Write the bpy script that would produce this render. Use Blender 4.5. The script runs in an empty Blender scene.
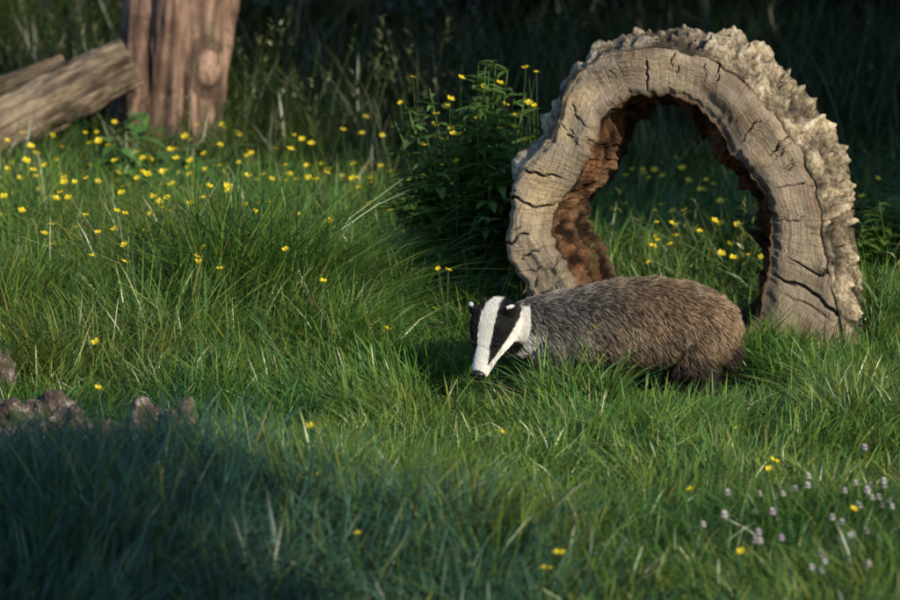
import bpy, math, random
import numpy as np
from mathutils import Vector, noise as mn
random.seed(4); rng=np.random.default_rng(7)
R=math.radians
scene=bpy.context.scene

# ------------------------------------------------------------ helpers
class VN:
    def __init__(s,seed):
        s.g=np.random.default_rng(seed).random((256,256))
    def __call__(s,x,y):
        x=np.asarray(x,float);y=np.asarray(y,float)
        xi=np.floor(x).astype(int);yi=np.floor(y).astype(int)
        fx=x-xi;fy=y-yi;fx=fx*fx*(3-2*fx);fy=fy*fy*(3-2*fy)
        g=s.g;a=g[xi%256,yi%256];b=g[(xi+1)%256,yi%256];c=g[xi%256,(yi+1)%256];d=g[(xi+1)%256,(yi+1)%256]
        return (a*(1-fx)+b*fx)*(1-fy)+(c*(1-fx)+d*fx)*fy
N1,N2,N3,N4=VN(1),VN(2),VN(3),VN(4)

def gz(x,y):
    return 0.035*(N1(np.asarray(x)*.8+50,np.asarray(y)*.8+50)-.5)+0.02*(N2(np.asarray(x)*2.3+50,np.asarray(y)*2.3+50)-.5)

def link(o,parent=None):
    scene.collection.objects.link(o)
    if parent: o.parent=parent
    return o

def np_mesh(name,V,quads=None,tris=None,col=None,mat=None,smooth=True,parent=None,attrs=None):
    me=bpy.data.meshes.new(name)
    V=np.asarray(V,np.float32).reshape(-1,3)
    me.vertices.add(len(V));me.vertices.foreach_set('co',V.ravel())
    parts=[];tot=[]
    if quads is not None and len(quads):
        quads=np.asarray(quads,np.int32).reshape(-1,4);parts.append(quads.ravel());tot.append(np.full(len(quads),4,np.int32))
    if tris is not None and len(tris):
        tris=np.asarray(tris,np.int32).reshape(-1,3);parts.append(tris.ravel());tot.append(np.full(len(tris),3,np.int32))
    idx=np.concatenate(parts);tot=np.concatenate(tot)
    start=np.concatenate([[0],np.cumsum(tot)[:-1]]).astype(np.int32)
    me.loops.add(len(idx));me.loops.foreach_set('vertex_index',idx)
    me.polygons.add(len(tot));me.polygons.foreach_set('loop_start',start);me.polygons.foreach_set('loop_total',tot)
    me.polygons.foreach_set('use_smooth',np.full(len(tot),smooth))
    if col is not None:
        a=me.color_attributes.new('Col','FLOAT_COLOR','POINT')
        c=np.ones((len(V),4),np.float32);c[:,:3]=col;a.data.foreach_set('color',c.ravel())
    if attrs:
        for k,v in attrs.items():
            a=me.attributes.new(k,'FLOAT_VECTOR','POINT');a.data.foreach_set('vector',np.asarray(v,np.float32).ravel())
    me.update(calc_edges=True)
    o=bpy.data.objects.new(name,me)
    if mat: me.materials.append(mat)
    return link(o,parent)

def new_mat(name):
    m=bpy.data.materials.new(name);m.use_nodes=True
    nt=m.node_tree;b=nt.nodes['Principled BSDF'];return m,nt,b

def leaf_mat(name,rough=.45,trans=.35,spec=.4):
    m,nt,b=new_mat(name)
    at=nt.nodes.new('ShaderNodeAttribute');at.attribute_name='Col'
    b.inputs['Roughness'].default_value=rough
    b.inputs['Specular IOR Level'].default_value=spec
    nt.links.new(at.outputs['Color'],b.inputs['Base Color'])
    if trans>0:
        tr=nt.nodes.new('ShaderNodeBsdfTranslucent')
        hs=nt.nodes.new('ShaderNodeHueSaturation');hs.inputs['Value'].default_value=1.3;hs.inputs['Hue'].default_value=.485
        nt.links.new(at.outputs['Color'],hs.inputs['Color']);nt.links.new(hs.outputs[0],tr.inputs['Color'])
        mx=nt.nodes.new('ShaderNodeMixShader');mx.inputs[0].default_value=trans
        out=nt.nodes['Material Output']
        nt.links.new(b.outputs[0],mx.inputs[1]);nt.links.new(tr.outputs[0],mx.inputs[2]);nt.links.new(mx.outputs[0],out.inputs['Surface'])
    return m

# ------------------------------------------------------------ blades
def blades(x,y,z,h,w,lean,ang,col,levels=(0,.3,.6,.85,1.)):
    n=len(x);L=len(levels)
    d=np.stack([np.cos(ang),np.sin(ang)],1)
    fa=rng.random(n)*math.tau           # blade facing
    side=np.stack([np.cos(fa),np.sin(fa)],1)
    nv=2*(L-1)+1
    V=np.zeros((n,nv,3),np.float32);C=np.zeros((n,nv,3),np.float32)
    prof=[.75,1.,.85,.5]
    for i,s in enumerate(levels):
        off=lean*h*(s**1.8)
        zz=h*(s-.28*np.minimum(lean,1.8)*s**2.4)
        cx=x+d[:,0]*off;cy=y+d[:,1]*off;cz=z+zz
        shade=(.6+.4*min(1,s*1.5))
        if i<L-1:
            ww=w*.5*prof[min(i,3)]
            for k,sg in ((0,-1),(1,1)):
                V[:,2*i+k,0]=cx+sg*side[:,0]*ww;V[:,2*i+k,1]=cy+sg*side[:,1]*ww;V[:,2*i+k,2]=cz
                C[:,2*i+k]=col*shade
        else:
            V[:,-1,0]=cx;V[:,-1,1]=cy;V[:,-1,2]=cz;C[:,-1]=col
    b=(np.arange(n)*nv)[:,None]
    q=[np.concatenate([b+2*i,b+2*i+1,b+2*i+3,b+2*i+2],1) for i in range(L-2)]
    Q=np.concatenate(q,0)
    T=np.concatenate([b+nv-3,b+nv-2,b+nv-1],1)
    return V.reshape(-1,3),Q,T,C.reshape(-1,3)

class Acc:
    def __init__(s): s.V=[];s.Q=[];s.T=[];s.C=[];s.n=0
    def add(s,V,Q,T,C):
        V=np.asarray(V,float).reshape(-1,3);C=np.asarray(C,float)
        if C.ndim==1: C=np.tile(C,(len(V),1))
        s.V.append(V);s.C.append(C)
        if Q is not None and len(Q): s.Q.append(np.asarray(Q)+s.n)
        if T is not None and len(T): s.T.append(np.asarray(T)+s.n)
        s.n+=len(V)
    def mesh(s,name,mat,**k):
        return np_mesh(name,np.concatenate(s.V),np.concatenate(s.Q) if s.Q else None,np.concatenate(s.T) if s.T else None,col=np.concatenate(s.C),mat=mat,**k)

def tube(pts,rad,nseg=8,cap=True):
    pts=np.asarray(pts,float);n=len(pts)
    rad=np.asarray(rad,float)
    if rad.ndim==1: rad=np.stack([rad,rad],1)
    V=[];up=None
    for i in range(n):
        t=pts[min(i+1,n-1)]-pts[max(i-1,0)];t/=np.linalg.norm(t)+1e-9
        if up is None:
            up=np.array([0,0,1.]) if abs(t[2])<.8 else np.array([1.,0,0])
        s=np.cross(t,up);s/=np.linalg.norm(s)+1e-9;u=np.cross(s,t);up=u
        for k in range(nseg):
            a=math.tau*k/nseg;V.append(pts[i]+s*math.cos(a)*rad[i,0]+u*math.sin(a)*rad[i,1])
    Q=[];T=[]
    for i in range(n-1):
        for k in range(nseg):
            Q.append([i*nseg+k,i*nseg+(k+1)%nseg,(i+1)*nseg+(k+1)%nseg,(i+1)*nseg+k])
    if cap:
        V.append(pts[0]);V.append(pts[-1]);a=len(V)-2
        for k in range(nseg):
            T.append([a,(k+1)%nseg,k]);T.append([a+1,(n-1)*nseg+k,(n-1)*nseg+(k+1)%nseg])
    return np.array(V),np.array(Q),np.array(T) if T else None

# ------------------------------------------------------------ hollow log outline (traced in 2.815 mm units about the hollow's centre)
U=.002815
outer=[(846,352),(840,320),(830,285),(824,250),(819,215),(811,178),(793,140),(767,105),(735,74),(700,54),(660,46),(622,50),(588,68),(566,92),(558,118),(554,142),(532,160),(514,188),(514,210),(507,235),(512,262),(527,290),(540,330),(560,365),(620,392),(700,400),(780,398),(836,382)]
inner=[(738,338),(760,318),(767,285),(772,250),(773,218),(766,190),(750,167),(728,146),(715,124),(700,104),(680,94),(650,92),(624,98),(604,115),(597,138),(586,156),(580,182),(558,205),(552,235),(564,262),(580,288),(600,318),(640,345),(690,350)]
def polar(pts,fix=1/.97):
    a=[];r=[]
    for px,py in pts:
        dx=(px-672)*U*fix;dz=(215-py)*U
        a.append(math.atan2(dz,dx)%math.tau);r.append(math.hypot(dx,dz))
    o=np.argsort(a);return np.array(a)[o],np.array(r)[o]
oa,orr=polar(outer);ia,irr=polar(inner)
def rad(th,a,r): return np.interp(th,a,r,period=math.tau)
CX,CY,CZ=.625,9.5,.4247
YAW=math.atan2(.25,.97)
ax=np.array([math.cos(YAW),-math.sin(YAW),0]);ad=np.array([math.sin(YAW),math.cos(YAW),0])   # in-face x, depth axis

# ------------------------------------------------------------ grass
tufts=[(-.44,10.,.30,.24),(-.62,9.75,.2,.16),(-.9,10.1,.28,.17),(-.2,10.25,.2,.16),(-1.3,9.6,.3,.10),(-.75,9.3,.22,.10),(-.35,9.4,.22,.12),(-1.15,9.,.2,.08),(-.6,8.8,.15,.05),
       (.30,8.74,.07,.05),(.40,8.70,.07,.06),(.23,8.70,.05,.045),(1.18,9.7,.2,.16),(1.0,9.42,.12,.07),(.86,9.34,.09,.05),
       (.05,9.9,.15,.10),(.14,9.65,.12,.07),(-1.7,11,.4,.14),(1.5,10.6,.4,.14),(1.0,8.3,.3,.05),(-.1,8.2,.3,.02),(-.9,7.1,.5,.10),(-.2,6.9,.4,.08),(-.7,6.5,.4,.09),(.5,8.1,.2,.03),(-.5,7.3,.3,.07)]
def height(x,y):
    h=.048+.06*N3(x*2.1+20,y*2.1+20)**1.5+.04*N4(x*6+9,y*6+9)
    h=h+np.clip((y-9.6)/1.6,0,1)*.10+np.clip((y-12.5)/2.5,0,1)*.2+np.clip((y-15)/2,0,1)*.18
    h=h+np.clip((-x-.1)/.6,0,1)*np.clip((y-8.7)/.8,0,1)*.06
    for tx,ty,tr,th in tufts:
        h=h+th*np.exp(-((x-tx)**2+(y-ty)**2)/(tr*tr))
    # trampled where the badger walks
    def damp(x0,x1,y0,y1,s,v):
        return 1-v*np.clip((x-x0)/s+1,0,1)*np.clip((x1-x)/s+1,0,1)*np.clip((y-y0)/s+1,0,1)*np.clip((y1-y)/s+1,0,1)
    h=h*damp(.17,.80,8.84,9.2,.05,.8)*damp(-.04,.18,8.5,8.98,.06,.78)*damp(.44,.84,8.45,8.85,.12,.72)*damp(-1.25,-.42,7.6,8.35,.12,.62)
    return h
def inlog(x,y):
    lx=(x-CX)*ax[0]+(y-CY)*ax[1];ld=(x-CX)*ad[0]+(y-CY)*ad[1]
    return (ld>-.01)&(ld<.36)&(((lx>-.46)&(lx<-.2))|((lx>.22)&(lx<.55)))
palette=np.array([[.100,.190,.028],[.138,.222,.034],[.072,.168,.038],[.172,.232,.040],[.054,.142,.040]])
def depthdim(y): return (1-.68*np.clip((y-11.9)/2.2,0,1))[:,None]  # shade at the back put into the blade colour, darker with distance
G=Acc()
def scatter(n,y0,y1,kx,off,hmul=1.,wid=(.0026,.0050),straw=.035,outside=False):
    y=np.sqrt(rng.random(n)*(y1**2-y0**2)+y0**2)
    x=(rng.random(n)*2-1)*(kx*y+off)
    keep=~inlog(x,y)
    if outside: keep&=(y<5.9)|(np.abs(x)>.145*y+.2)
    x=x[keep];y=y[keep];n=len(x)
    h=height(x,y)*(.4+1.2*rng.random(n)**1.5)*hmul
    w=wid[0]+(wid[1]-wid[0])*rng.random(n)
    w=w*(1+np.clip(h-.1,0,.3)*1.5)
    ang=(N1(x*1.7+80,y*1.7+80)*2+N2(x*5,y*5+30))*math.tau*.9+rng.normal(0,1.0,n)
    lean=np.abs(rng.normal(.6,.5,n))+.08
    ci=rng.integers(0,5,n);col=palette[ci]*(.65+.7*rng.random(n))[:,None]
    pt=N3(x*1.3+7,y*1.3+3)[:,None]
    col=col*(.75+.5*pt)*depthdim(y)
    col[:,0]*=(.7+.6*N4(x*2+70,y*2+11))
    # near left corner: bluish sky-lit shade put into the blade colour
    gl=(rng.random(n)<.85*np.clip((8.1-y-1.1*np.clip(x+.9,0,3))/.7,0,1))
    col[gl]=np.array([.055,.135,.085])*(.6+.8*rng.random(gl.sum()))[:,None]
    st=rng.random(n)<straw*(y<12.5)
    col[st]=np.array([.30,.24,.11])*(.5+.6*rng.random(st.sum()))[:,None]
    lean[st]*=1.6
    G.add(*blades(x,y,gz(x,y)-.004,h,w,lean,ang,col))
scatter(150000,5.9,9.9,.14,.2)
scatter(76000,9.6,13.5,.15,.3,wid=(.003,.006))
scatter(32000,13.2,18.5,.16,.5,wid=(.005,.010))
scatter(34000,2.5,20,.45,1.3,wid=(.005,.009),straw=0,outside=True)
# directed tuft blades
for tx,ty,tr,th in tufts:
    k=int(1000*(tr/.2)**1.3*(th/.1))
    a=rng.random(k)*math.tau;r=np.abs(rng.normal(0,.45,k))*tr
    x=tx+np.cos(a)*r;y=ty+np.sin(a)*r
    h=(.08+th)*(.6+.8*rng.random(k))
    kp=~inlog(x,y)&~((x>.17)&(x<.78)&(y>8.87)&(y<9.2))&~((x>0)&(x<.19)&(y>8.75)&(y<9.0))
    x,y,h,a,r=x[kp],y[kp],h[kp],a[kp],r[kp];k=len(x)
    if k==0: continue
    col=palette[rng.integers(0,5,k)]*(.8+.6*rng.random(k))[:,None]
    if ty<7.5 and tx<0: col=np.array([.060,.14,.088])*(.7+.7*rng.random(k))[:,None]  # same bluish shade put into the near left tufts
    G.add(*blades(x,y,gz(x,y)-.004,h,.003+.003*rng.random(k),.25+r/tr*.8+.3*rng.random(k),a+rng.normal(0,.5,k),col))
grass_mat=leaf_mat('grass_blades',.36,.28,.6)
G.mesh('grass',grass_mat)

# tall seeding grass behind and a few stalks close by
S=Acc()
def stalks(x,y,h,c0,head=True,w=.0035):
    n=len(x);ang=rng.random(n)*math.tau;lean=.1+.25*rng.random(n)
    col=np.tile(np.array(c0),(n,1))*(.6+.7*rng.random(n))[:,None]
    S.add(*blades(x,y,gz(x,y),h,np.full(n,w),lean,ang,col))
    if head:
        for i in range(n):
            k=9;tx=x[i]+math.cos(ang[i])*lean[i]*h[i];ty=y[i]+math.sin(ang[i])*lean[i]*h[i];tz=gz(x[i],y[i])+h[i]*(1-.28*lean[i])
            s=rng.random(k);bx=tx+rng.normal(0,.004,k);by=ty+rng.normal(0,.004,k);bz=tz-.10*s
            S.add(*blades(bx,by,bz,np.full(k,.028),np.full(k,.006),.5+rng.random(k),rng.random(k)*math.tau,np.tile(col[i]*1.3,(k,1)),levels=(0,.5,1.)))
m=220;stalks(rng.uniform(-2.9,2.9,m),rng.uniform(13.6,17.2,m),rng.uniform(.45,.95,m),[.07,.09,.035])
m=60;stalks(rng.uniform(-2.4,-1.3,m),rng.uniform(13.6,15.2,m),rng.uniform(.6,.95,m),[.14,.15,.065])
m=60;stalks(rng.uniform(-1.,.1,m),rng.uniform(12.5,14.6,m),rng.uniform(.5,.85,m),[.13,.15,.06])
m=55;stalks(rng.uniform(-1.4,1.5,m),rng.uniform(9.4,11.5,m),rng.uniform(.25,.42,m),[.16,.18,.06],w=.0025)
stalks(np.array([.41,.425,.40,.15,.31]),np.array([8.8,8.82,8.78,8.7,8.75]),np.array([.27,.22,.2,.10,.16]),[.16,.17,.07],w=.0025)
# long soft background blades
m=14000;x=rng.uniform(-3.,3.,m);y=rng.uniform(13.8,17.8,m)
S.add(*blades(x,y,gz(x,y),rng.uniform(.3,.75,m),np.full(m,.007),.15+.5*rng.random(m),rng.random(m)*math.tau,palette[rng.integers(0,5,m)]*(.16+.22*rng.random(m))[:,None]))  # palette darkened here too, standing in for shade at the back
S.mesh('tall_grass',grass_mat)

# ------------------------------------------------------------ ground
def axis(lo,hi,mid0,mid1,fine):
    a=np.arange(mid0,mid1+1e-6,fine)
    l=mid0-np.geomspace(.3,mid0-lo,26)[::-1];r=mid1+np.geomspace(.3,hi-mid1,26)
    return np.concatenate([l,a,r])
gx=axis(-300,300,-5,5,.12);gy=axis(-300,400,3,20,.12)
X,Y=np.meshgrid(gx,gy,indexing='ij');Zg=gz(X,Y)
nx,ny=X.shape;ii,jj=np.meshgrid(np.arange(nx-1),np.arange(ny-1),indexing='ij')
q=np.stack([ii*ny+jj,(ii+1)*ny+jj,(ii+1)*ny+jj+1,ii*ny+jj+1],-1).reshape(-1,4)
gm,nt,b=new_mat('soil_and_turf')
tc=nt.nodes.new('ShaderNodeTexCoord');nz=nt.nodes.new('ShaderNodeTexNoise');nz.inputs['Scale'].default_value=9;nz.inputs['Detail'].default_value=8
cr=nt.nodes.new('ShaderNodeValToRGB');cr.color_ramp.elements[0].position=.35;cr.color_ramp.elements[0].color=(.018,.020,.009,1);cr.color_ramp.elements[1].position=.7;cr.color_ramp.elements[1].color=(.035,.055,.017,1)
nt.links.new(tc.outputs['Object'],nz.inputs['Vector']);nt.links.new(nz.outputs['Fac'],cr.inputs[0]);nt.links.new(cr.outputs[0],b.inputs['Base Color']);b.inputs['Roughness'].default_value=.95
np_mesh('ground',np.stack([X,Y,Zg],-1).reshape(-1,3),q,mat=gm)

# ------------------------------------------------------------ hollow log
def fbm(v,o=4):
    s=0;a=.5
    for i in range(o): s+=a*mn.noise(v);v=v*2.03;a*=.5
    return s
NT=900
prof=[]   # (kind, t) ; face t: 0 inner ->1 outer ; side t: depth fraction
for i in range(22): prof.append((0,i/21))
for i in range(1,38): prof.append((1,i/38))
for i in range(9): prof.append((3,1-i/8))
for i in range(1,30): prof.append((2,1-i/30))
NP=len(prof);TH=np.linspace(0,math.tau,NT,endpoint=False)
cr_rng=random.Random(11)
cracks=[(cr_rng.random()*math.tau,.005+.004*cr_rng.random(),.08+.5*cr_rng.random()**2.5,.008+.012*cr_rng.random(),cr_rng.random()*.6) for _ in range(34)]
cracks+= [(R(176),.010,1,.05,0),(R(-28),.012,1,.05,0),(R(-19),.008,.7,.04,0),(R(163),.008,.6,.05,0.1),(R(72),.006,.5,.03,0),(R(34),.007,.6,.03,0),(R(190),.008,.6,.04,0)]
depth=.36
V=[];K=[];TUV=[]
for a in TH:
    ro=float(rad(a,oa,orr));ri=float(rad(a,ia,irr))
    ca,sa=math.cos(a),math.sin(a)
    ri+= .014*mn.noise(Vector((ca*5,sa*5,3.1)))+.012*mn.noise(Vector((ca*13,sa*13,1.)))+.004*mn.noise(Vector((ca*40,sa*40,1.)))
    ro+= .012*mn.noise(Vector((ca*6,sa*6,8.1)))+.006*mn.noise(Vector((ca*22,sa*22,8.1)))
    aa_=((a-R(38)+math.pi)%math.tau)-math.pi
    gn=max(0,math.cos(aa_*.85))**.8 if abs(aa_)<R(100) else 0
    gl=max(0,math.cos(a-R(145)))**2
    nar=.035+.065*max(0,math.cos(a-R(15)))+.02*max(0,math.sin(a))   # bore narrows with depth
    for kind,t in prof:
        cav=1.  # cavity shading put into the colour: cracks, pits and deep bore darker
        if kind==0:
            r=ri+(ro-ri)*t
            y=.006*mn.noise(Vector((ca*r*9,sa*r*9,0)))+.0035*mn.noise(Vector((t*22,a*1.0,4)))+.0015*mn.noise(Vector((t*50,a*1.2,4)))
            edge=min(t,1-t);y+= .016*max(0,1-edge/.12)
            y+=.022*mn.noise(Vector((ca*3,sa*3,t*2)))
            # a split plate of wood on the lower left limb stands proud
            pl=max(0,math.cos((a-R(190))*2.2)) if abs(a-R(190))<R(40) else 0
            y-=.018*pl*(1 if t>.45 else t/.45)
            for (c,w,ln,dp,st) in cracks:
                da=abs((a-c+math.pi+.02*math.sin(t*6+c*9)+.03*mn.noise(Vector((t*7,c*5,0))))%math.tau-math.pi)
                if da<w and t>1-ln-st and t<1-st*.6:
                    e=(1-da/w)*min(1,(t-(1-ln-st))*4);y+=dp*e;cav=min(cav,1-.8*e)
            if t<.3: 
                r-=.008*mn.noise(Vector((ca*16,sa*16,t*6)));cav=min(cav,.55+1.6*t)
        elif kind==1:
            y=depth*t;r=ro
            p=Vector((ca*ro,sa*ro,y))
            env=min(1,t*4.)
            wp=p+Vector((fbm(p*9,2),fbm(p*9+Vector((5,5,5)),2),fbm(p*9+Vector((9,2,7)),2)))*.07
            v1=mn.voronoi(wp*11)[0];v2=mn.voronoi(wp*24)[0];v3=mn.voronoi(wp*52)[0]
            lump=max(0,.55-v1[0])*.11;sml=max(0,.5-v2[0])*.065;ti=max(0,.5-v3[0])*.024
            deep=fbm(p*5.5+Vector((2,8,1)),3)
            hgt=lump+sml+ti+.07*deep
            r+=env*gn*(.028+hgt+.012*mn.noise(p*70))
            r+=env*gl*(1-gn)*(.03+.09*fbm(p*9+Vector((1,1,4)))+.03*mn.noise(p*26))+ .010*fbm(p*14)*min(1,t*6)
            y+=env*gn*.05*fbm(wp*16+Vector((9,9,9)))
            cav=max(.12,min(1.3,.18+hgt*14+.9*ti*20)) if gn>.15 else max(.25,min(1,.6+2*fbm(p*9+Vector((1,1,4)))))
        elif kind==3:
            y=depth+.02*mn.noise(Vector((ca*4,sa*4,t*4)));rr=ro+gn*.05;r=(ri-nar)+(rr-ri+nar)*t
        else:
            y=depth*t
            env=min(1,t*4)
            p=Vector((ca*ri,sa*ri,y*.7))
            d1=fbm(p*5+Vector((3,3,3)),3);d2=fbm(p*17,4);rg=1-abs(mn.noise(p*21+Vector((2,7,4))))*2
            v1=mn.voronoi(p*14+Vector((d1,d1,0)))[0]
            ch=(v1[1]-v1[0])
            r=ri-nar*(t**.75)*(1+.9*mn.noise(Vector((ca*4,sa*4,y*3+7)))+.35*mn.noise(Vector((ca*11,sa*11,y*3+7))))+env*(.07*d1+.03*d2-.02*min(.5,ch)+.010*rg+.006*mn.noise(p*75))
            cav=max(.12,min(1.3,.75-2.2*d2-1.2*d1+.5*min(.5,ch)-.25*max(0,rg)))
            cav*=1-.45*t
        lx=ca*r;lz=sa*r
        P=np.array([CX,CY,CZ])+ax*lx+ad*y;P[2]+=lz
        V.append(P);K.append({0:(1,0,0),1:(0,1,0),2:(0,0,1),3:(.6,0,.4)}[kind])
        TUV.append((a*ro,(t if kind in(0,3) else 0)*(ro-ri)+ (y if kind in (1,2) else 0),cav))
V=np.array(V);ai=np.arange(NT)[:,None];pi_=np.arange(NP)[None,:]
q=np.stack(np.broadcast_arrays(ai*NP+pi_,ai*NP+(pi_+1)%NP,((ai+1)%NT)*NP+(pi_+1)%NP,((ai+1)%NT)*NP+pi_),-1).reshape(-1,4)
lm,nt,b=new_mat('weathered_wood')
def nd(nt,t,**k):
    n=nt.nodes.new(t)
    for a,v in k.items():
        if hasattr(n,a) and not a[0].isupper(): setattr(n,a,v)
        else: n.inputs[a.replace('_',' ')].default_value=v
    return n
def ramp(nt,fac,stops):
    c=nt.nodes.new('ShaderNodeValToRGB');e=c.color_ramp.elements
    while len(e)<len(stops): e.new(.5)
    for i,(p,cl) in enumerate(stops): e[i].position=p;e[i].color=(*cl,1)
    nt.links.new(fac,c.inputs[0]);return c.outputs[0]
def mixc(nt,f,a,bb,mode='MIX'):
    m=nt.nodes.new('ShaderNodeMix');m.data_type='RGBA';m.blend_type=mode
    for s,v in ((m.inputs[0],f),(m.inputs[6],a),(m.inputs[7],bb)):
        if isinstance(v,(int,float)): s.default_value=v
        elif isinstance(v,tuple): s.default_value=(*v,1)
        else: nt.links.new(v,s)
    return m.outputs[2]
kat=nd(nt,'ShaderNodeAttribute');kat.attribute_name='Col'
uat=nd(nt,'ShaderNodeAttribute');uat.attribute_name='wuv'
sep=nd(nt,'ShaderNodeSeparateColor');nt.links.new(kat.outputs['Color'],sep.inputs[0])
sxyz=nd(nt,'ShaderNodeSeparateXYZ');nt.links.new(uat.outputs['Vector'],sxyz.inputs[0])
tc=nd(nt,'ShaderNodeTexCoord')
mp=nd(nt,'ShaderNodeMapping');mp.inputs['Scale'].default_value=(3.5,130,0);nt.links.new(uat.outputs['Vector'],mp.inputs['Vector'])
rn=nd(nt,'ShaderNodeTexNoise',Scale=1.,Detail=5.,Roughness=.6);nt.links.new(mp.outputs[0],rn.inputs['Vector'])   # growth rings
mp2=nd(nt,'ShaderNodeMapping');mp2.inputs['Scale'].default_value=(48,9,0);nt.links.new(uat.outputs['Vector'],mp2.inputs['Vector'])
rd=nd(nt,'ShaderNodeTexNoise',Scale=1.,Detail=6.,Roughness=.65,Distortion=.6);nt.links.new(mp2.outputs[0],rd.inputs['Vector'])  # radial checks
big=nd(nt,'ShaderNodeTexNoise',Scale=6.,Detail=7.,Roughness=.6);nt.links.new(tc.outputs['Object'],big.inputs['Vector'])
fine=nd(nt,'ShaderNodeTexNoise',Scale=60.,Detail=6.,Roughness=.7);nt.links.new(tc.outputs['Object'],fine.inputs['Vector'])
face=ramp(nt,rn.outputs['Fac'],[(.3,(.13,.092,.058)),(.48,(.36,.275,.185)),(.7,(.55,.44,.31))])
face=mixc(nt,.6,face,ramp(nt,big.outputs['Fac'],[(.35,(.15,.095,.06)),(.46,(.31,.26,.21)),(.55,(.46,.375,.27)),(.66,(.64,.49,.29))]))
face=mixc(nt,.6,face,ramp(nt,rd.outputs['Fac'],[(.34,(.24,.18,.14)),(.43,(1,1,1))]),'MULTIPLY')
bark=ramp(nt,fine.outputs['Fac'],[(.36,(.24,.17,.10)),(.5,(.60,.48,.33)),(.62,(.85,.76,.58))])
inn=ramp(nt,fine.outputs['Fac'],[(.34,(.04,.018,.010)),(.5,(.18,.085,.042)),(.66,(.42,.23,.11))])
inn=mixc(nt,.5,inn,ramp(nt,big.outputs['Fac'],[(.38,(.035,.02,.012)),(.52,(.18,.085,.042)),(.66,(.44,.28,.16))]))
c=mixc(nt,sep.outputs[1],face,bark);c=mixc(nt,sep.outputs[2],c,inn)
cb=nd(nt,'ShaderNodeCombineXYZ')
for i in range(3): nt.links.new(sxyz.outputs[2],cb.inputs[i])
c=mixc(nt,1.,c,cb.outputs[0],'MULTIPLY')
nt.links.new(c,b.inputs['Base Color']);b.inputs['Roughness'].default_value=.9;b.inputs['Specular IOR Level'].default_value=.15
sm=nd(nt,'ShaderNodeMath',operation='ADD');nt.links.new(rd.outputs['Fac'],sm.inputs[0]);nt.links.new(fine.outputs['Fac'],sm.inputs[1])
sm2=nd(nt,'ShaderNodeMath',operation='ADD');nt.links.new(sm.outputs[0],sm2.inputs[0]);nt.links.new(rn.outputs['Fac'],sm2.inputs[1])
bp=nd(nt,'ShaderNodeBump',Strength=.9,Distance=.014);nt.links.new(sm2.outputs[0],bp.inputs['Height']);nt.links.new(bp.outputs[0],b.inputs['Normal'])
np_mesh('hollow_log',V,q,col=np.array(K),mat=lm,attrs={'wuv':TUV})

# ------------------------------------------------------------ wood material for stump / rail
def wood_mat(name,c0,c1,c2,vs=(14,14,2.2)):
    m,nt,b=new_mat(name);tc=nd(nt,'ShaderNodeTexCoord');mp=nd(nt,'ShaderNodeMapping');mp.inputs['Scale'].default_value=vs
    at=nd(nt,'ShaderNodeAttribute');at.attribute_name='Col'
    uv=nd(nt,'ShaderNodeAttribute');uv.attribute_name='wuv'
    nt.links.new(uv.outputs['Vector'],mp.inputs['Vector'])
    n=nd(nt,'ShaderNodeTexNoise',Scale=1.,Detail=8.,Roughness=.7);nt.links.new(mp.outputs[0],n.inputs['Vector'])
    n2=nd(nt,'ShaderNodeTexNoise',Scale=5.,Detail=8.,Roughness=.65);nt.links.new(tc.outputs['Object'],n2.inputs['Vector'])
    cc=ramp(nt,n.outputs['Fac'],[(.36,c0),(.5,c1),(.64,c2)])
    cc=mixc(nt,.5,cc,ramp(nt,n2.outputs['Fac'],[(.38,c0),(.6,c2)]))
    cc=mixc(nt,1.,cc,at.outputs['Color'],'MULTIPLY')
    nt.links.new(cc,b.inputs['Base Color']);b.inputs['Roughness'].default_value=.85;b.inputs['Specular IOR Level'].default_value=.2
    bp=nd(nt,'ShaderNodeBump',Strength=1.,Distance=.03);nt.links.new(n.outputs['Fac'],bp.inputs['Height']);nt.links.new(bp.outputs[0],b.inputs['Normal'])
    return m
stump_mat=wood_mat('old_trunk_wood',(.045,.027,.021),(.20,.12,.09),(.36,.24,.18),(26,26,3))
log_mat=wood_mat('log_bark',(.05,.036,.026),(.21,.155,.11),(.44,.35,.25),(34,34,9))
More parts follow.
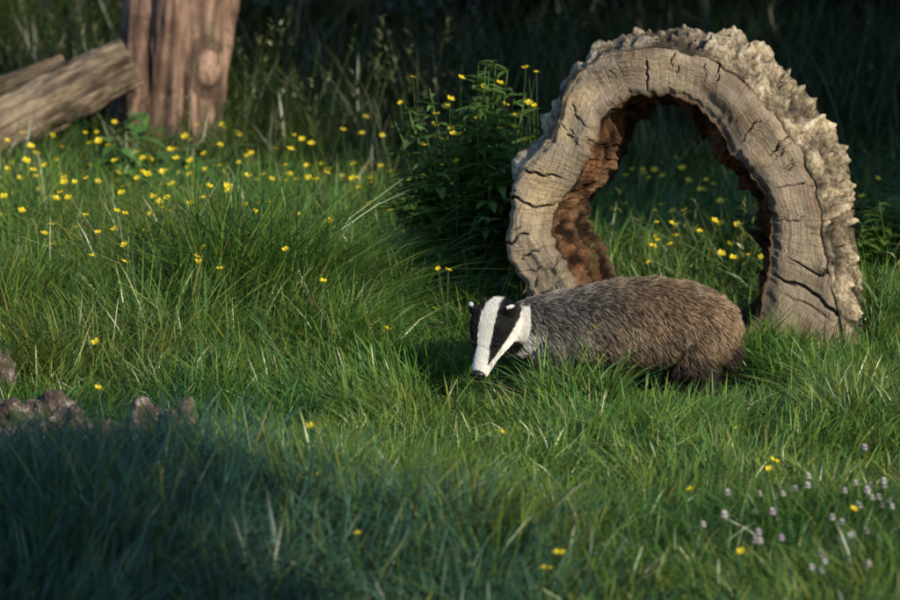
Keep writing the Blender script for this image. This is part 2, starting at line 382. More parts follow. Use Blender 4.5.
def trunk(name,pts,rads,mat,nseg=140,nring=130,flute=.02,rough=.01,seed=0,knots=(),parent=None,endpale=False,hol=()):
    pts=np.array(pts,float);ts=np.linspace(0,1,len(pts));L=np.linalg.norm(np.diff(pts,axis=0),axis=1).sum()
    V=[];UV=[];C=[];up=None
    for i in range(nring):
        s=i/(nring-1);c=np.array([np.interp(s,ts,pts[:,k]) for k in range(3)]);r0=np.interp(s,ts,rads)
        t=np.array([np.interp(min(1,s+.02),ts,pts[:,k])-np.interp(max(0,s-.02),ts,pts[:,k]) for k in range(3)]);t/=np.linalg.norm(t)
        if up is None: up=np.array([0,1.,0]) if abs(t[1])<.8 else np.array([0,0,1.])
        sd=np.cross(t,up);sd/=np.linalg.norm(sd);u=np.cross(sd,t);up=u
        for k in range(nseg):
            a=math.tau*k/nseg;ca,sa=math.cos(a),math.sin(a)
            f2=fbm(Vector((ca*9,sa*9,s*L*2+seed)))
            r=r0+flute*mn.noise(Vector((ca*2.2,sa*2.2,s*L*1.1+seed)))*1.6+flute*.6*f2+rough*fbm(Vector((ca*14,sa*14,s*L*7+seed)))
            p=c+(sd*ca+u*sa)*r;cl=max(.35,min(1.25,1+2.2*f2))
            for kx,ky,kz,kr,kh in knots:
                d=math.hypot(p[0]-kx,(p[2]-kz)*.55)
                if d<kr*1.5 and p[1]<c[1]:
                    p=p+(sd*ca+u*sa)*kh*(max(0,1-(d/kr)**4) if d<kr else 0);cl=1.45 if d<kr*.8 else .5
            for kx,kz,wx,wz,dp in hol:
                e=((p[0]-kx)/wx)**2+((p[2]-kz)/wz)**2
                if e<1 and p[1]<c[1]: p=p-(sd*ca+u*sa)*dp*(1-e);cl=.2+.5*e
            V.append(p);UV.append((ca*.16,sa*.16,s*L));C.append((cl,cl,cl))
    V=V+[pts[0],pts[-1]];UV+=[(0,0,0),(0,0,L)];C+=[(1,1,1)]*2
    if endpale: C[-1]=(1.9,1.8,1.5)
    Q=[[i*nseg+k,i*nseg+(k+1)%nseg,(i+1)*nseg+(k+1)%nseg,(i+1)*nseg+k] for i in range(nring-1) for k in range(nseg)]
    n=nseg*nring;T=[[n,(k+1)%nseg,k] for k in range(nseg)]+[[n+1,(nring-1)*nseg+k,(nring-1)*nseg+(k+1)%nseg] for k in range(nseg)]
    return np_mesh(name,np.array(V),Q,T,col=np.array(C),mat=mat,attrs={'wuv':UV},parent=parent)
st=bpy.data.objects.new('tree_stump',None);link(st)
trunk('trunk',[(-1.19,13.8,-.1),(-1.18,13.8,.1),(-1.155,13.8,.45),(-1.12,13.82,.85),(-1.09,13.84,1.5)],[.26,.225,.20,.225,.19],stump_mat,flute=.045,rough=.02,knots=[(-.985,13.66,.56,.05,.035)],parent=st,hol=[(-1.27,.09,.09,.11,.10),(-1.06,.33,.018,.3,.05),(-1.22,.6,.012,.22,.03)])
fl=bpy.data.objects.new('fallen_log',None);link(fl)
trunk('log',[(-2.45,13.3,.02),(-1.8,13.4,.33),(-1.27,13.48,.60)],[.12,.105,.085],log_mat,flute=.016,rough=.035,seed=5,parent=fl,endpale=True)
trunk('split_limb',[(-2.3,13.55,.22),(-1.9,13.55,.45),(-1.55,13.56,.60)],[.05,.04,.015],log_mat,nseg=40,nring=50,flute=.012,rough=.02,seed=9,parent=fl)

# ------------------------------------------------------------ rocks
rm,nt,b=new_mat('lichen_stone');tc=nd(nt,'ShaderNodeTexCoord')
n=nd(nt,'ShaderNodeTexNoise',Scale=22.,Detail=8.,Roughness=.75);nt.links.new(tc.outputs['Object'],n.inputs['Vector'])
n2=nd(nt,'ShaderNodeTexNoise',Scale=9.,Detail=4.);nt.links.new(tc.outputs['Object'],n2.inputs['Vector'])
c=ramp(nt,n.outputs['Fac'],[(.38,(.03,.021,.017)),(.52,(.12,.088,.07)),(.62,(.44,.40,.37))])
c=mixc(nt,ramp(nt,n2.outputs['Fac'],[(.50,(0,0,0)),(.58,(1,1,1))]),c,(.05,.07,.025))
nt.links.new(c,b.inputs['Base Color']);b.inputs['Roughness'].default_value=.9
bp=nd(nt,'ShaderNodeBump',Strength=.8,Distance=.02);nt.links.new(n.outputs['Fac'],bp.inputs['Height']);nt.links.new(bp.outputs[0],b.inputs['Normal'])
import bmesh
def rock(x,y,sx,sy,sz,sd):
    bm=bmesh.new();bmesh.ops.create_icosphere(bm,subdivisions=5,radius=1)
    for v in bm.verts:
        p=v.co.copy();k=1+.5*mn.noise(p*1.2+Vector((sd,0,0)))+.25*mn.noise(p*3+Vector((sd,4,0)))+.12*mn.noise(p*9+Vector((sd,4,0)))
        c=mn.voronoi(p*1.6+Vector((sd,1,1)))[0];k+=.2*(c[1]-c[0])
        v.co=Vector((p.x*k*sx,p.y*k*sy,p.z*k*sz))
    me=bpy.data.meshes.new('rock');bm.to_mesh(me);bm.free()
    for f in me.polygons: f.use_smooth=True
    me.materials.append(rm);o=bpy.data.objects.new('rock',me);o.location=(x,y,sz*.5);link(o)
for i,(x,y,sx,sy,sz) in enumerate([(-1.19,8.75,.04,.05,.11),(-1.10,8.30,.06,.06,.07),(-1.02,8.05,.07,.06,.055),(-.93,8.12,.06,.05,.068),(-.84,8.0,.08,.05,.058),(-.73,8.15,.06,.05,.072),(-.655,8.1,.055,.05,.08),(-.56,8.02,.08,.06,.058),(-.47,7.98,.055,.05,.045),(-1.0,8.4,.06,.05,.07),(-1.12,7.9,.08,.06,.05)]): rock(x,y,sx,sy,sz,i+1)

# ------------------------------------------------------------ flowers
def buttercup(A,x,y,h,sz=.011,stem=True):
    zb=float(gz(x,y));lx,ly=random.uniform(-.05,.05),random.uniform(-.05,.05)
    top=np.array([x+lx,y+ly,zb+h])
    if stem:
        v,q,t=tube([(x,y,zb),(x+lx*.3,y+ly*.3,zb+h*.5),top],[.0014,.0012,.001],4,False);A.add(v,q,t,np.array([.07,.12,.03]))
        if h>.2:
            br=top+np.array([random.uniform(-.05,.05),random.uniform(-.03,.03),-random.uniform(.01,.06)])
            v,q,t=tube([(x+lx*.3,y+ly*.3,zb+h*.5),br],[.001,.0008],4,False);A.add(v,q,t,np.array([.07,.12,.03]))
    tl=Vector((random.uniform(-.5,.5),random.uniform(-.9,.1),1)).normalized()
    s=Vector((1,0,0)).cross(tl).normalized();u=tl.cross(s)
    s=np.array(s);u=np.array(u);tl=np.array(tl);r0=random.random()*6
    sz=sz*random.uniform(.7,1.15)
    for k in range(5):
        a=r0+k*math.tau/5;d=s*math.cos(a)+u*math.sin(a);e=-s*math.sin(a)+u*math.cos(a)
        P=[top,top+d*sz*.6+e*sz*.42+tl*sz*.2,top+d*sz*1.05+e*sz*.35+tl*sz*.5,top+d*sz*1.05-e*sz*.35+tl*sz*.5,top+d*sz*.6-e*sz*.42+tl*sz*.2]
        c=np.array([.80,.62,.02])*random.uniform(.8,1.05)
        A.add(P,[[0,1,2,3]],[[0,3,4]],c)
    v,q,t=tube([top+tl*.001,top+tl*sz*.35],[sz*.22,sz*.15],6);A.add(v,q,t,np.array([.5,.42,.03]))
F=Acc()
pos=[(-.303,7.86,.12),(-.905,8.78,.17),(-.376,9.27,.27),(.081,7.78,.12),(-.277,7.19,.13),(-.30,7.15,.14),(.707,7.5,.1),(.786,7.58,.1),(.881,6.95,.12),(.528,6.55,.1),(.163,6.47,.12),(-.83,8.05,.16),(.23,6.3,.11),(-.14,8.9,.19),(-.06,9.1,.22),(.0,9.5,.27),(-.01,9.6,.25),(-.19,6.5,.15),(.5,7.3,.09),(.66,8.0,.09)]
for p in pos: buttercup(F,*p)
for _ in range(200):
    x=random.gauss(-1.1,.5);y=random.uniform(10.0,13.2)
    buttercup(F,x,y,random.uniform(.20,.42),.0125)
for _ in range(26): buttercup(F,random.uniform(-1.7,-.4),random.uniform(9.3,10.2),random.uniform(.25,.36),.012)
for _ in range(52): buttercup(F,random.uniform(-.9,.1),random.uniform(10.3,13),random.uniform(.22,.42),.012)
for _ in range(60): buttercup(F,random.uniform(.6,1.1),random.uniform(10.3,12.6),random.uniform(.16,.30),.012)
for _ in range(16): buttercup(F,random.uniform(1.2,2.),random.uniform(10.3,13.2),random.uniform(.22,.38),.012)
for _ in range(25): buttercup(F,random.choice([-1,1])*random.uniform(1.8,4),random.uniform(8,14),random.uniform(.2,.34))
for p in [(-.08,10.6,.74),(.02,10.6,.74),(.06,10.7,.70),(.29,10.7,.75),(-.09,10.7,.58),(.0,10.5,.66),(.2,10.6,.77),(-.12,10.6,.66),(.13,10.7,.64),(.27,10.6,.66)]: buttercup(F,*p,sz=.012)
for _ in range(16): buttercup(F,random.uniform(-.15,.30),random.uniform(10.1,10.6),random.uniform(.5,.74),.012)
F.mesh('buttercups',leaf_mat('petal',.35,.15,.5))
Cv=Acc()
for _ in range(40):
    y=random.uniform(6.3,7.7);x=random.uniform(.075,.135)*y
    h=random.uniform(.08,.125);z=float(gz(x,y))+h;r=random.uniform(.006,.0085)
    v,q,t=tube([(x,y,0),(x,y,z)],[.001,.001],4,False);Cv.add(v,q,t,np.array([.07,.12,.03]))
    k=34;c1=random.choice([[.80,.77,.74],[.78,.72,.71],[.68,.55,.64]])
    for j in range(k):
        a=j*2.4;cz=1-2*(j+.5)/k*.85;sr=math.sqrt(max(0,1-cz*cz));d=np.array([math.cos(a)*sr,math.sin(a)*sr,cz]);e=np.cross(d,[0,0,1.]);e/=np.linalg.norm(e)+1e-6
        c0=np.array([x,y,z]);col=np.array(c1)*random.uniform(.8,1.05)
        Cv.add([c0+d*r*.2,c0+d*r*.8+e*r*.3,c0+d*r*1.25,c0+d*r*.8-e*r*.3],[[0,1,2,3]],None,col)
Cv.mesh('clover_flowers',leaf_mat('clover_petal',.6,.2,.2))

# ------------------------------------------------------------ leafy plants
LS=[0,.25,.5,.78,1.];LW=[0,.75,1,.6,0]
def leaf(A,p,d,up,L,W,col,droop=.25):
    d=d/np.linalg.norm(d);s=np.cross(d,up);s/=np.linalg.norm(s)+1e-9;u=np.cross(s,d)
    V=[p];
    for t,w in zip(LS[1:-1],LW[1:-1]):
        c=p+d*L*t-u*droop*L*t*t
        V+=[c-s*W*w*.5+u*W*.12,c,c+s*W*w*.5+u*W*.12]
    V.append(p+d*L-u*droop*L)
    Q=[[1,2,5,4],[2,3,6,5],[4,5,8,7],[5,6,9,8]];T=[[0,2,1],[0,3,2],[7,8,10],[8,9,10]]
    A.add(V,Q,T,np.array(col))
def plant(name,x,y,r,h,nst,nl,L,W,base,lobed=False,zmin=.15):
    A=Acc()
    for i in range(nst):
        a=random.random()*math.tau;rr=r*math.sqrt(random.random());hh=h*random.uniform(.5,1.)*(1-.35*(rr/r)**2)
        b0=np.array([x+.25*rr*math.cos(a),y+.25*rr*math.sin(a),float(gz(x,y))]);tp=np.array([x+rr*math.cos(a),y+rr*math.sin(a),hh])
        mid=(b0+tp)/2+np.array([0,0,hh*.12]);P=[b0,mid,tp]
        v,q,t=tube(P,[.0035,.0028,.0015],5,False);A.add(v,q,t,np.array(base)*1.1)
        for j in range(nl):
            s=zmin+(1-zmin)*(j+random.random())/nl
            c=b0*(1-s)**2+2*mid*s*(1-s)+tp*s*s
            da=random.random()*math.tau
            lv=L*random.uniform(.6,1.2)*(1.15-.5*s);col=np.array(base)*random.uniform(.6,1.5)
            n=3 if lobed else 1
            for m_ in range(n):
                d=np.array([math.cos(da+(m_-(n-1)/2)*.7),math.sin(da+(m_-(n-1)/2)*.7),random.uniform(-.1,.6)])
                leaf(A,c,d,np.array([0,0,1.]),lv,W*lv/L,col,random.uniform(.1,.5))
    return A.mesh(name,leafy)
leafy=leaf_mat('herb_leaves',.4,.3,.45)
plant('meadow_buttercup_plant',.09,10.4,.33,.82,90,14,.10,.036,(.12,.22,.05),True)
plant('meadow_buttercup_plant',-.02,10.15,.2,.38,30,10,.07,.026,(.09,.18,.042),True)
plant('nettle_plant',-1.15,12.75,.27,.48,30,9,.17,.11,(.10,.20,.055))
plant('nettle_plant',-.80,12.9,.28,.38,24,8,.14,.09,(.09,.18,.05))
plant('nettle_plant',1.40,10.5,.33,.42,60,12,.085,.038,(.11,.20,.045),True)
plant('nettle_plant',1.9,12.0,.4,.5,50,11,.07,.03,(.07,.14,.033),True)
plant('nettle_plant',-.25,11.2,.4,.24,50,8,.06,.03,(.06,.12,.03),True)
plant('nettle_plant',1.25,11.5,.4,.34,46,8,.06,.03,(.06,.12,.03),True)
# low herb leaves in the turf
A=Acc()
for _ in range(2600):
    y=random.uniform(6.4,10.5);x=random.uniform(-1,1)*(y*.14+.2)
    if inlog(x,y): continue
    if N1(x*3+5,y*3)<.45: continue
    a=random.random()*math.tau;z=float(gz(x,y))+random.uniform(.02,.06)
    if 8.5<y<9.2 and -.05<x<.85: z-=.02
    leaf(A,np.array([x,y,z]),np.array([math.cos(a),math.sin(a),random.uniform(0,.5)]),np.array([0,0,1.]),random.uniform(.02,.04),random.uniform(.012,.02),np.array([.08,.17,.04])*random.uniform(.7,1.5))
A.mesh('clover_leaves',leafy)

# ------------------------------------------------------------ hedges and trees
def leafcloud(cent,rads,n,size,base,shell=.45):
    cent=np.array(cent,float);rads=np.array(rads,float);k=rng.integers(0,len(cent),n)
    d=rng.normal(size=(n,3));d/=np.linalg.norm(d,axis=1)[:,None]
    rr=(shell+(1-shell)*rng.random(n))[:,None]
    P=cent[k]+d*rads[k]*rr
    P=P[P[:,2]>.02];n=len(P)
    a=rng.normal(size=(n,3));a/=np.linalg.norm(a,axis=1)[:,None]
    b_=np.cross(a,rng.normal(size=(n,3)));b_/=np.linalg.norm(b_,axis=1)[:,None]
    s=size*(.6+.8*rng.random(n))[:,None]
    V=np.stack([P-a*s*.5,P+b_*s*.28,P+a*s*.5,P-b_*s*.28],1)
    Q=np.arange(n*4).reshape(-1,4);C=np.repeat(np.array(base)*(.5+1.*rng.random((n,1)))*np.ones((1,3)),4,0)
    return V.reshape(-1,3),Q,None,C
hm=leaf_mat('hedge_leaves',.6,0,.2)
bkm,nt,b=new_mat('bark_dark');b.inputs['Roughness'].default_value=.9
n=nd(nt,'ShaderNodeTexNoise',Scale=12.,Detail=6.);nt.links.new(ramp(nt,n.outputs['Fac'],[(.3,(.03,.022,.016)),(.7,(.12,.09,.07))]),b.inputs['Base Color'])
def hedge(name,x0,x1,y0,y1,h,nb,n,size,base,fat=1.):
    c=[];r=[]
    for i in range(nb):
        s=i/max(1,nb-1);z=random.uniform(0,h)
        c.append((x0+(x1-x0)*s+random.uniform(-.3,.3)*fat,y0+(y1-y0)*s+random.uniform(-.4,.4)*fat,z));r.append((random.uniform(.5,.95)*fat,random.uniform(.5,.9)*fat,random.uniform(.45,.8)))
    e=bpy.data.objects.new(name,None);link(e)
    A=Acc();A.add(*leafcloud(c,r,n,size,base,.3));A.mesh('leaves',hm,parent=e)
    B=Acc()
    for i in range(nb//3):
        s=random.random();x=x0+(x1-x0)*s;y=y0+(y1-y0)*s
        v,q,t=tube([(x,y,-.05),(x+random.uniform(-.2,.2),y,h*.5),(x+random.uniform(-.5,.5)*fat,y,h)],[.05,.035,.01],7);B.add(v,q,t,np.array([.1,.1,.1]))
    B.mesh('stems',bkm,parent=e)
def tree(name,x,y,h,cr,n,size,base,low=.3):
    e=bpy.data.objects.new(name,None);link(e);B=Acc();c=[];r=[]
    v,q,t=tube([(x,y,-.1),(x+.05,y,h*.3),(x-.05,y+.1,h*.6),(x,y,h*.92)],[h*.035,h*.026,h*.016,.02],12);B.add(v,q,t,np.array([.1]*3))
    for i in range(26):
        a=random.random()*math.tau;z0=h*random.uniform(.2,.75);z1=max(low*h,z0+random.uniform(0,.25)*h);rr=cr*random.uniform(.4,.9)*math.sqrt(max(.1,1-((z1/h-.5)/.6)**2))
        e1=(x+rr*math.cos(a),y+rr*math.sin(a),z1)
        v,q,t=tube([(x,y,z0),((x+e1[0])/2,(y+e1[1])/2,(z0+z1)/2+.1),e1],[h*.012,h*.008,.01],6);B.add(v,q,t,np.array([.1]*3))
        c.append(e1);r.append((cr*.36*random.uniform(.7,1.2),)*2+(cr*.3*random.uniform(.7,1.2),))
    B.mesh('trunk_and_limbs',bkm,parent=e)
    A=Acc();A.add(*leafcloud(c,r,n,size,base,.25));A.mesh('crown',hm,parent=e)
hedge('hedge',-8,8,18.6,18.9,3.4,70,80000,.085,(.016,.026,.009))
hedge('hedge',-11,11,20.6,20.9,5.5,90,40000,.18,(.014,.022,.008))
# unseen hedgerow added on the sunward side to shade the back of the glade
hedge('hedge',6.0,12.8,7.2,12.8,5.6,90,60000,.17,(.03,.05,.016))
# broken hedge behind the viewpoint shades the near left corner
hedge('hedge',1.9,4.2,-1.,.80,3.9,36,20000,.13,(.03,.05,.016),.6)
tree('unseen_shade_tree',5.85,6.9,5.6,1.15,8500,.15,(.03,.05,.016),.5)  # out-of-view trees added to shade the middle and back of the glade
tree('unseen_shade_tree',7.6,8.6,7.2,2.0,14000,.2,(.03,.05,.016),.2)
tree('unseen_shade_tree',10.2,10.5,8.4,2.6,18000,.2,(.03,.05,.016),.2)
for (x,y,h) in [(-9,22,9),(-4.5,23.5,10),(.5,23,9.5),(5,24,10),(10,22.5,9)]:
    tree('oak_tree',x,y,h,3.2,7000,.28,(.022,.036,.012),.2)
# added trees, crowns above the view, to block sky and sun at the rear
for (x,y,h,cr) in [(-4.2,17.6,5.4,3.0),(3.2,17.8,5.6,3.1),(-.6,18.9,6.0,3.3)]:
    tree('added_canopy_tree',x,y,h,cr,18000,.18,(.022,.038,.012),.38)

# ------------------------------------------------------------ badger
badger=bpy.data.objects.new('badger',None);link(badger)
fv=np.array([-.30,-.66,-.66]);fv/=np.linalg.norm(fv)
sv=np.array([.910,-.4137,0.]);sv/=np.linalg.norm(sv)
wv=-np.cross(sv,fv);H0=np.array([.118,8.92,.191])
def hp(u,v,w): return H0+(fv*u+sv*v+wv*w)*1.07
BV=Acc()
def loft(secs,nseg=28,frame=None):
    V=[];
    cs=[np.array(s[0],float) for s in secs]
    for i,s in enumerate(secs):
        if frame is not None: sd,u=frame
        else:
            t=cs[min(i+1,len(cs)-1)]-cs[max(i-1,0)];t/=np.linalg.norm(t)
            sd=np.cross(t,[0,0,1.]);sd/=np.linalg.norm(sd)+1e-9;u=np.cross(sd,t)
        for k in range(nseg):
            a=math.tau*k/nseg;V.append(cs[i]+sd*math.cos(a)*s[1]+u*math.sin(a)*s[2])
    n=len(secs);Q=[[i*nseg+k,i*nseg+(k+1)%nseg,(i+1)*nseg+(k+1)%nseg,(i+1)*nseg+k] for i in range(n-1) for k in range(nseg)]
    V+= [cs[0],cs[-1]];m=n*nseg;T=[]
    for k in range(nseg): T.append([m,(k+1)%nseg,k]);T.append([m+1,(n-1)*nseg+k,(n-1)*nseg+(k+1)%nseg])
    BV.add(V,Q,T,np.array([.1]*3))
headsec=[(-.075,-.012,.030,.030),(-.06,-.008,.048,.046),(-.03,-.002,.060,.053),(0,0,.061,.051),(.03,-.002,.054,.045),(.055,-.006,.043,.036),(.08,-.011,.032,.028),(.105,-.014,.0250,.024),(.128,-.015,.021,.020),(.142,-.015,.016,.015),(.148,-.015,.007,.006)]
loft([(hp(u,0,w),a*1.07,b_*1.07) for u,w,a,b_ in headsec],frame=(sv,wv))
torso=[((.135,8.955,.170),.045,.05),((.17,8.975,.172),.062,.062),((.22,9.0,.172),.080,.076),((.28,9.02,.174),.096,.086),((.36,9.03,.178),.110,.097),((.45,9.04,.183),.122,.109),((.54,9.05,.182),.132,.116),((.62,9.055,.172),.132,.116),((.68,9.055,.154),.120,.110),((.72,9.055,.136),.098,.095),((.745,9.055,.122),.065,.068),((.757,9.055,.115),.02,.02)]
loft(torso)
def limb(P,r): 
    v,q,t=tube(P,r,14);BV.add(v,q,t,np.array([.1]*3))
for sy,dx in ((-1,0),(1,.06)):
    yy=9.02+sy*.062
    limb([(.27+dx,9.02+sy*.05,.16),(.262+dx,yy,.11),(.275+dx,yy,.07),(.25+dx,yy,.035),(.235+dx,yy,.015)],[.048,.045,.037,.030,.026])
    limb([(.255+dx,yy,.016),(.225+dx,yy-.002,.014),(.195+dx,yy-.004,.010)],[(.030,.018),(.034,.017),(.024,.011)])
    yh=9.055+sy*.075;dh=dx*.6-.005
    limb([(.67+dh,9.055+sy*.055,.14),(.65+dh,yh,.105),(.64+dh,yh,.085),(.70+dh,yh,.052),(.69+dh,yh,.02)],[.078,.066,.052,.034,.028])
    limb([(.705+dh,yh,.016),(.66+dh,yh,.014),(.62+dh,yh,.010)],[(.028,.018),(.032,.017),(.022,.011)])
limb([(.735,9.06,.15),(.757,9.065,.115),(.757,9.068,.06)],[.032,.026,.014])
for s in(-1,1):
    e0=hp(-.020,s*.043,.030);e1=hp(-.028,s*.058,.052)
    limb([e0,(e0+e1)/2,e1,e1+(e1-e0)*.15],[(.021,.015),(.025,.010),(.021,.007),(.010,.004)])
tmp=BV.mesh('tmp',None)
md=tmp.modifiers.new('r','REMESH');md.mode='VOXEL';md.voxel_size=.0042
sm_=tmp.modifiers.new('s','SMOOTH');sm_.factor=.5;sm_.iterations=2
dg=bpy.context.evaluated_depsgraph_get();me=bpy.data.meshes.new_from_object(tmp.evaluated_get(dg))
bpy.data.objects.remove(tmp)
nv=len(me.vertices);VV=np.zeros(nv*3);me.vertices.foreach_get('co',VV);VV=VV.reshape(-1,3)
me.calc_loop_triangles();TR=np.zeros(len(me.loop_triangles)*3,int);me.loop_triangles.foreach_get('vertices',TR);TR=TR.reshape(-1,3)
def sstep(a,b_,x): 
    t=np.clip((x-a)/(b_-a),0,1);return t*t*(3-2*t)
us=np.array([s[0] for s in headsec]);wc=np.array([s[1] for s in headsec])
def classify(P):
    d=(P-H0)/1.07;u=d@fv;v=d@sv;w=d@wv
    w2=w-np.interp(u,us,wc)
    phi=np.degrees(np.arctan2(np.abs(v),w2));rr=np.hypot(v,w2)
    head=(u>-.085)&(rr<.085)&(P[:,0]<.212)
    ear=np.zeros(len(P),bool)
    for s in(-1,1):
        de=np.linalg.norm(P-hp(-.026,s*.055,.048),axis=1);ear|=de<.027
    ear&=(w>.036)
    tip=ear&(w+.35*np.abs(v)>.0760)
    return u,v,w2,phi,head,ear,tip
def colors(P,rnd,rnd2,rnd3):
    u,v,w2,phi,head,ear,tip=classify(P);n=len(P)
    x,y,z=P[:,0],P[:,1],P[:,2]
    k=sstep(.28,.54,x+.25*(.2-z))[:,None]
    root=(1-k)*np.array([.085,.075,.068])+k*np.array([.125,.078,.044])
    tipc=(1-k)*np.array([.38,.36,.335])+k*np.array([.47,.325,.195])
    patch=.6+.8*N1(x*22+3,z*30+y*9)
    var=((.5+.9*rnd)*patch)[:,None];root=root*var;tipc=tipc*var
    dark=(rnd2<(.48-.14*k[:,0]));tipc[dark]=np.array([.04,.030,.024])
    pale=(rnd2>.92);tipc[pale]=np.array([.64,.58,.49])
    low=(1-sstep(.075,.155,z+.03*(rnd3-.5)))*1.0
    low=np.maximum(low,(1-sstep(.16,.25,x))*(1-sstep(.13,.175,z)))
    low=np.maximum(low,.8*sstep(.70,.76,x)*(1-sstep(.12,.17,z)))
    blk=np.array([.020,.015,.012])*(.6+.9*rnd)[:,None]
    root=root*(1-low[:,None])+blk*low[:,None];tipc=tipc*(1-low[:,None])+blk*low[:,None]
    white=np.array([.82,.80,.76])*(.88+.2*rnd)[:,None]
    black=np.array([.010,.009,.009])*(.6+.9*rnd)[:,None]
    pj=phi+4*(rnd3-.5)
    inn_=np.interp(u,[-.09,-.03,.03,.08,.12],[17,19,25,33,60])
    out_=np.interp(u,[-.09,-.04,.0,.05,.09,.125],[90,84,78,79,78,60])
    isb=(pj>inn_)&(pj<out_)&(u<.120)
    chin=(pj>np.interp(u,[-.09,0,.06,.1],[118,130,145,170]))
    hc=np.where((isb|chin)[:,None],black,white)
    root[head]=hc[head];tipc[head]=hc[head]
    e=ear;root[e]=black[e];tipc[e]=black[e];t=tip;root[t]=white[t];tipc[t]=white[t]
    nose=(u>.139)&head;root[nose]=black[nose];tipc[nose]=black[nose]
    str_=(~head)&(x<.27)&(z>.115)&(z<.18)&(y<8.99)&(rnd<.85*(1-sstep(.19,.26,x)))
    root[str_]=white[str_]*.8;tipc[str_]=white[str_]*.9
    return root,tipc,head,u,ear
one=np.full(nv,.5);r_,t_,hd,uu,ee=colors(VV,one,one*1.2,one)
cattr=me.color_attributes.new('Col','FLOAT_COLOR','POINT');cc=np.ones((nv,4));cc[:,:3]=r_*.8;cattr.data.foreach_set('color',cc.ravel())
for p in me.polygons: p.use_smooth=True
me.materials.clear();me.materials.append(leaf_mat('badger_skin',.8,0,.1))
body=bpy.data.objects.new('body',me);link(body,badger)
# fur
p0,p1,p2=VV[TR[:,0]],VV[TR[:,1]],VV[TR[:,2]]
cr_=np.cross(p1-p0,p2-p0);ar=np.linalg.norm(cr_,axis=1);nrm=cr_/(ar[:,None]+1e-12)
cen=(p0+p1+p2)/3;cu,cv_,cw_,cphi,chead,cear,ctip=classify(cen)
wgt=ar*np.where(chead,3.6,1.)
NF=105000
tri=rng.choice(len(ar),NF,p=wgt/wgt.sum())
r1=np.sqrt(rng.random(NF));r2=rng.random(NF)
PP=p0[tri]*(1-r1)[:,None]+p1[tri]*(r1*(1-r2))[:,None]+p2[tri]*(r1*r2)[:,None];NN=nrm[tri]
rc,tcol,hd,uu,ee=colors(PP,rng.random(NF),rng.random(NF),rng.random(NF))
keep=~((uu>.136)&hd);
EYE=[hp(.064,s*.0325,.0155) for s in(-1,1)]
for e in EYE: keep&=np.linalg.norm(PP-e,axis=1)>.0075
flow=np.tile(np.array([1.,.05,-.45]),(NF,1));flow[:,2]-=.6*sstep(.0,.1,np.abs(PP[:,1]-9.04))
leg=PP[:,2]<.08;flow[leg]=np.array([.25,0,-1.])
flow[hd]=-fv*1.
cl=np.stack([N1(PP[:,0]*45+10,PP[:,2]*45)-.5,N2(PP[:,0]*45,PP[:,2]*45+20)-.5,N3(PP[:,0]*45+5,PP[:,2]*45+9)-.5],1)
flow=flow+cl*np.where(hd,.2,1.2)[:,None]
flow-=NN*np.sum(flow*NN,1)[:,None];flow/=np.linalg.norm(flow,axis=1)[:,None]+1e-9
L=np.where(hd,.006+.010*np.clip((.08-uu)/.12,0,1),.034)*(.6+.6*rng.random(NF))
L=np.where(leg&~hd,L*.55,L);L=np.where(ee,.005,L)
L=np.where((~hd)&(PP[:,0]<.24),L*.75,L)
nb=np.where(hd,.15,.34)[:,None]+.12*rng.normal(size=(NF,1))
d0=flow+NN*(nb+.22)+.12*rng.normal(size=(NF,3));d0/=np.linalg.norm(d0,axis=1)[:,None]
d1=flow+NN*nb*.4+.15*rng.normal(size=(NF,3))+np.array([0,0,-.15])*(~hd)[:,None];d1/=np.linalg.norm(d1,axis=1)[:,None]
K_=np.stack([PP-NN*.001,PP+d0*L[:,None]*.35,PP+d0*L[:,None]*.55+d1*L[:,None]*.15,PP+d0*L[:,None]*.55+d1*L[:,None]*.5],1)
CC=np.stack([rc*.6,rc,(rc+tcol)/2*.9,tcol],1)
CC[hd,0]=rc[hd]*.9;CC[hd,2]=rc[hd];
RR=np.tile(np.array([.00068,.0006,.0005,.00014]),(NF,1))*np.where(hd,.55,1.)[:,None]
K_,CC,RR=K_[keep],CC[keep],RR[keep];n=len(K_)
hc=bpy.data.hair_curves.new('fur');hc.add_curves([4]*n)
hc.attributes['position'].data.foreach_set('vector',K_.astype(np.float32).ravel())
ra=hc.attributes.get('radius') or hc.attributes.new('radius','FLOAT','POINT');ra.data.foreach_set('value',RR.astype(np.float32).ravel())
ca=hc.attributes.new('Col','FLOAT_COLOR','POINT');c4=np.ones((n,4,4),np.float32);c4[:,:,:3]=CC;ca.data.foreach_set('color',c4.ravel())
hc.materials.append(leaf_mat('badger_fur',.45,0,.3))
link(bpy.data.objects.new('fur',hc),badger)
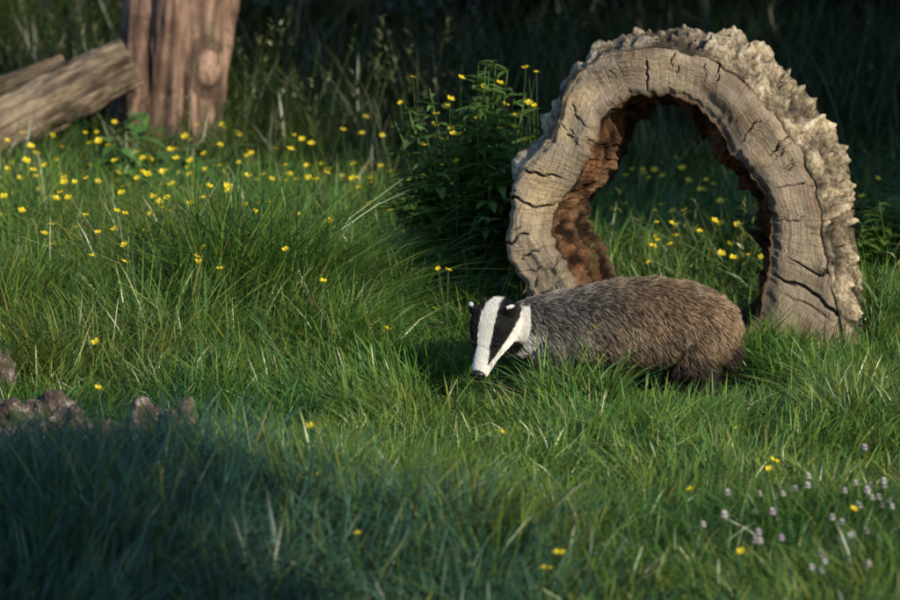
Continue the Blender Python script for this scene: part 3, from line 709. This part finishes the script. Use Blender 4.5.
def ball(name,c,r,mat,sc=(1,1,1),deform=None):
    bm=bmesh.new();bmesh.ops.create_uvsphere(bm,u_segments=24,v_segments=16,radius=1)
    M=np.stack([sv,fv,wv],1)
    for v in bm.verts:
        p=np.array(v.co)*np.array(sc)*r
        if deform: p=deform(p)
        v.co=Vector(M@p+c)
    me=bpy.data.meshes.new(name);bm.to_mesh(me);bm.free()
    for f in me.polygons:f.use_smooth=True
    me.materials.append(mat);link(bpy.data.objects.new(name,me),badger)
em,nt,b=new_mat('eye_black');b.inputs['Base Color'].default_value=(.004,.003,.003,1);b.inputs['Roughness'].default_value=.05
nm,nt,b=new_mat('nose_leather');b.inputs['Base Color'].default_value=(.012,.011,.012,1);b.inputs['Roughness'].default_value=.35
for e,nme in zip(EYE,('eye_1','eye_2')): ball(nme,e,.0080,em)
def nd_(p):
    p=p.copy()
    if p[2]<0: p[0]*=.75
    return p
ball('nose',hp(.147,0,-.010),.019,nm,(1.1,.62,.9),deform=nd_)

# ------------------------------------------------------------ light, world, camera
SE=R(23);sdir=np.array([.62,-.78]);sdir/=np.linalg.norm(sdir)
sun=bpy.data.lights.new('sun','SUN');sun.energy=5.;sun.angle=R(.5);sun.color=(1.,.89,.68)
so=bpy.data.objects.new('sun',sun);link(so)
sv3=Vector((sdir[0]*math.cos(SE),sdir[1]*math.cos(SE),math.sin(SE)))
so.rotation_euler=sv3.to_track_quat('Z','Y').to_euler();so.location=sv3*30
w=bpy.data.worlds.new('World');scene.world=w;w.use_nodes=True;nt=w.node_tree
sk=nt.nodes.new('ShaderNodeTexSky');sk.sky_type='NISHITA';sk.sun_disc=False;sk.sun_elevation=SE;sk.sun_rotation=math.atan2(sdir[0],sdir[1]);sk.ozone_density=5.
bg=nt.nodes['Background'];bg.inputs[1].default_value=.15;nt.links.new(sk.outputs[0],bg.inputs[0])
cam=bpy.data.cameras.new('camera');co=bpy.data.objects.new('camera',cam);link(co)
co.location=(0,0,1.5);co.rotation_euler=(R(90-7.88),0,0);cam.lens=135;cam.sensor_width=36;cam.clip_end=1000
cam.dof.use_dof=True;cam.dof.focus_distance=8.98;cam.dof.aperture_fstop=4.2
scene.camera=co
scene.view_settings.view_transform='Standard';scene.view_settings.look='None';scene.view_settings.exposure=0
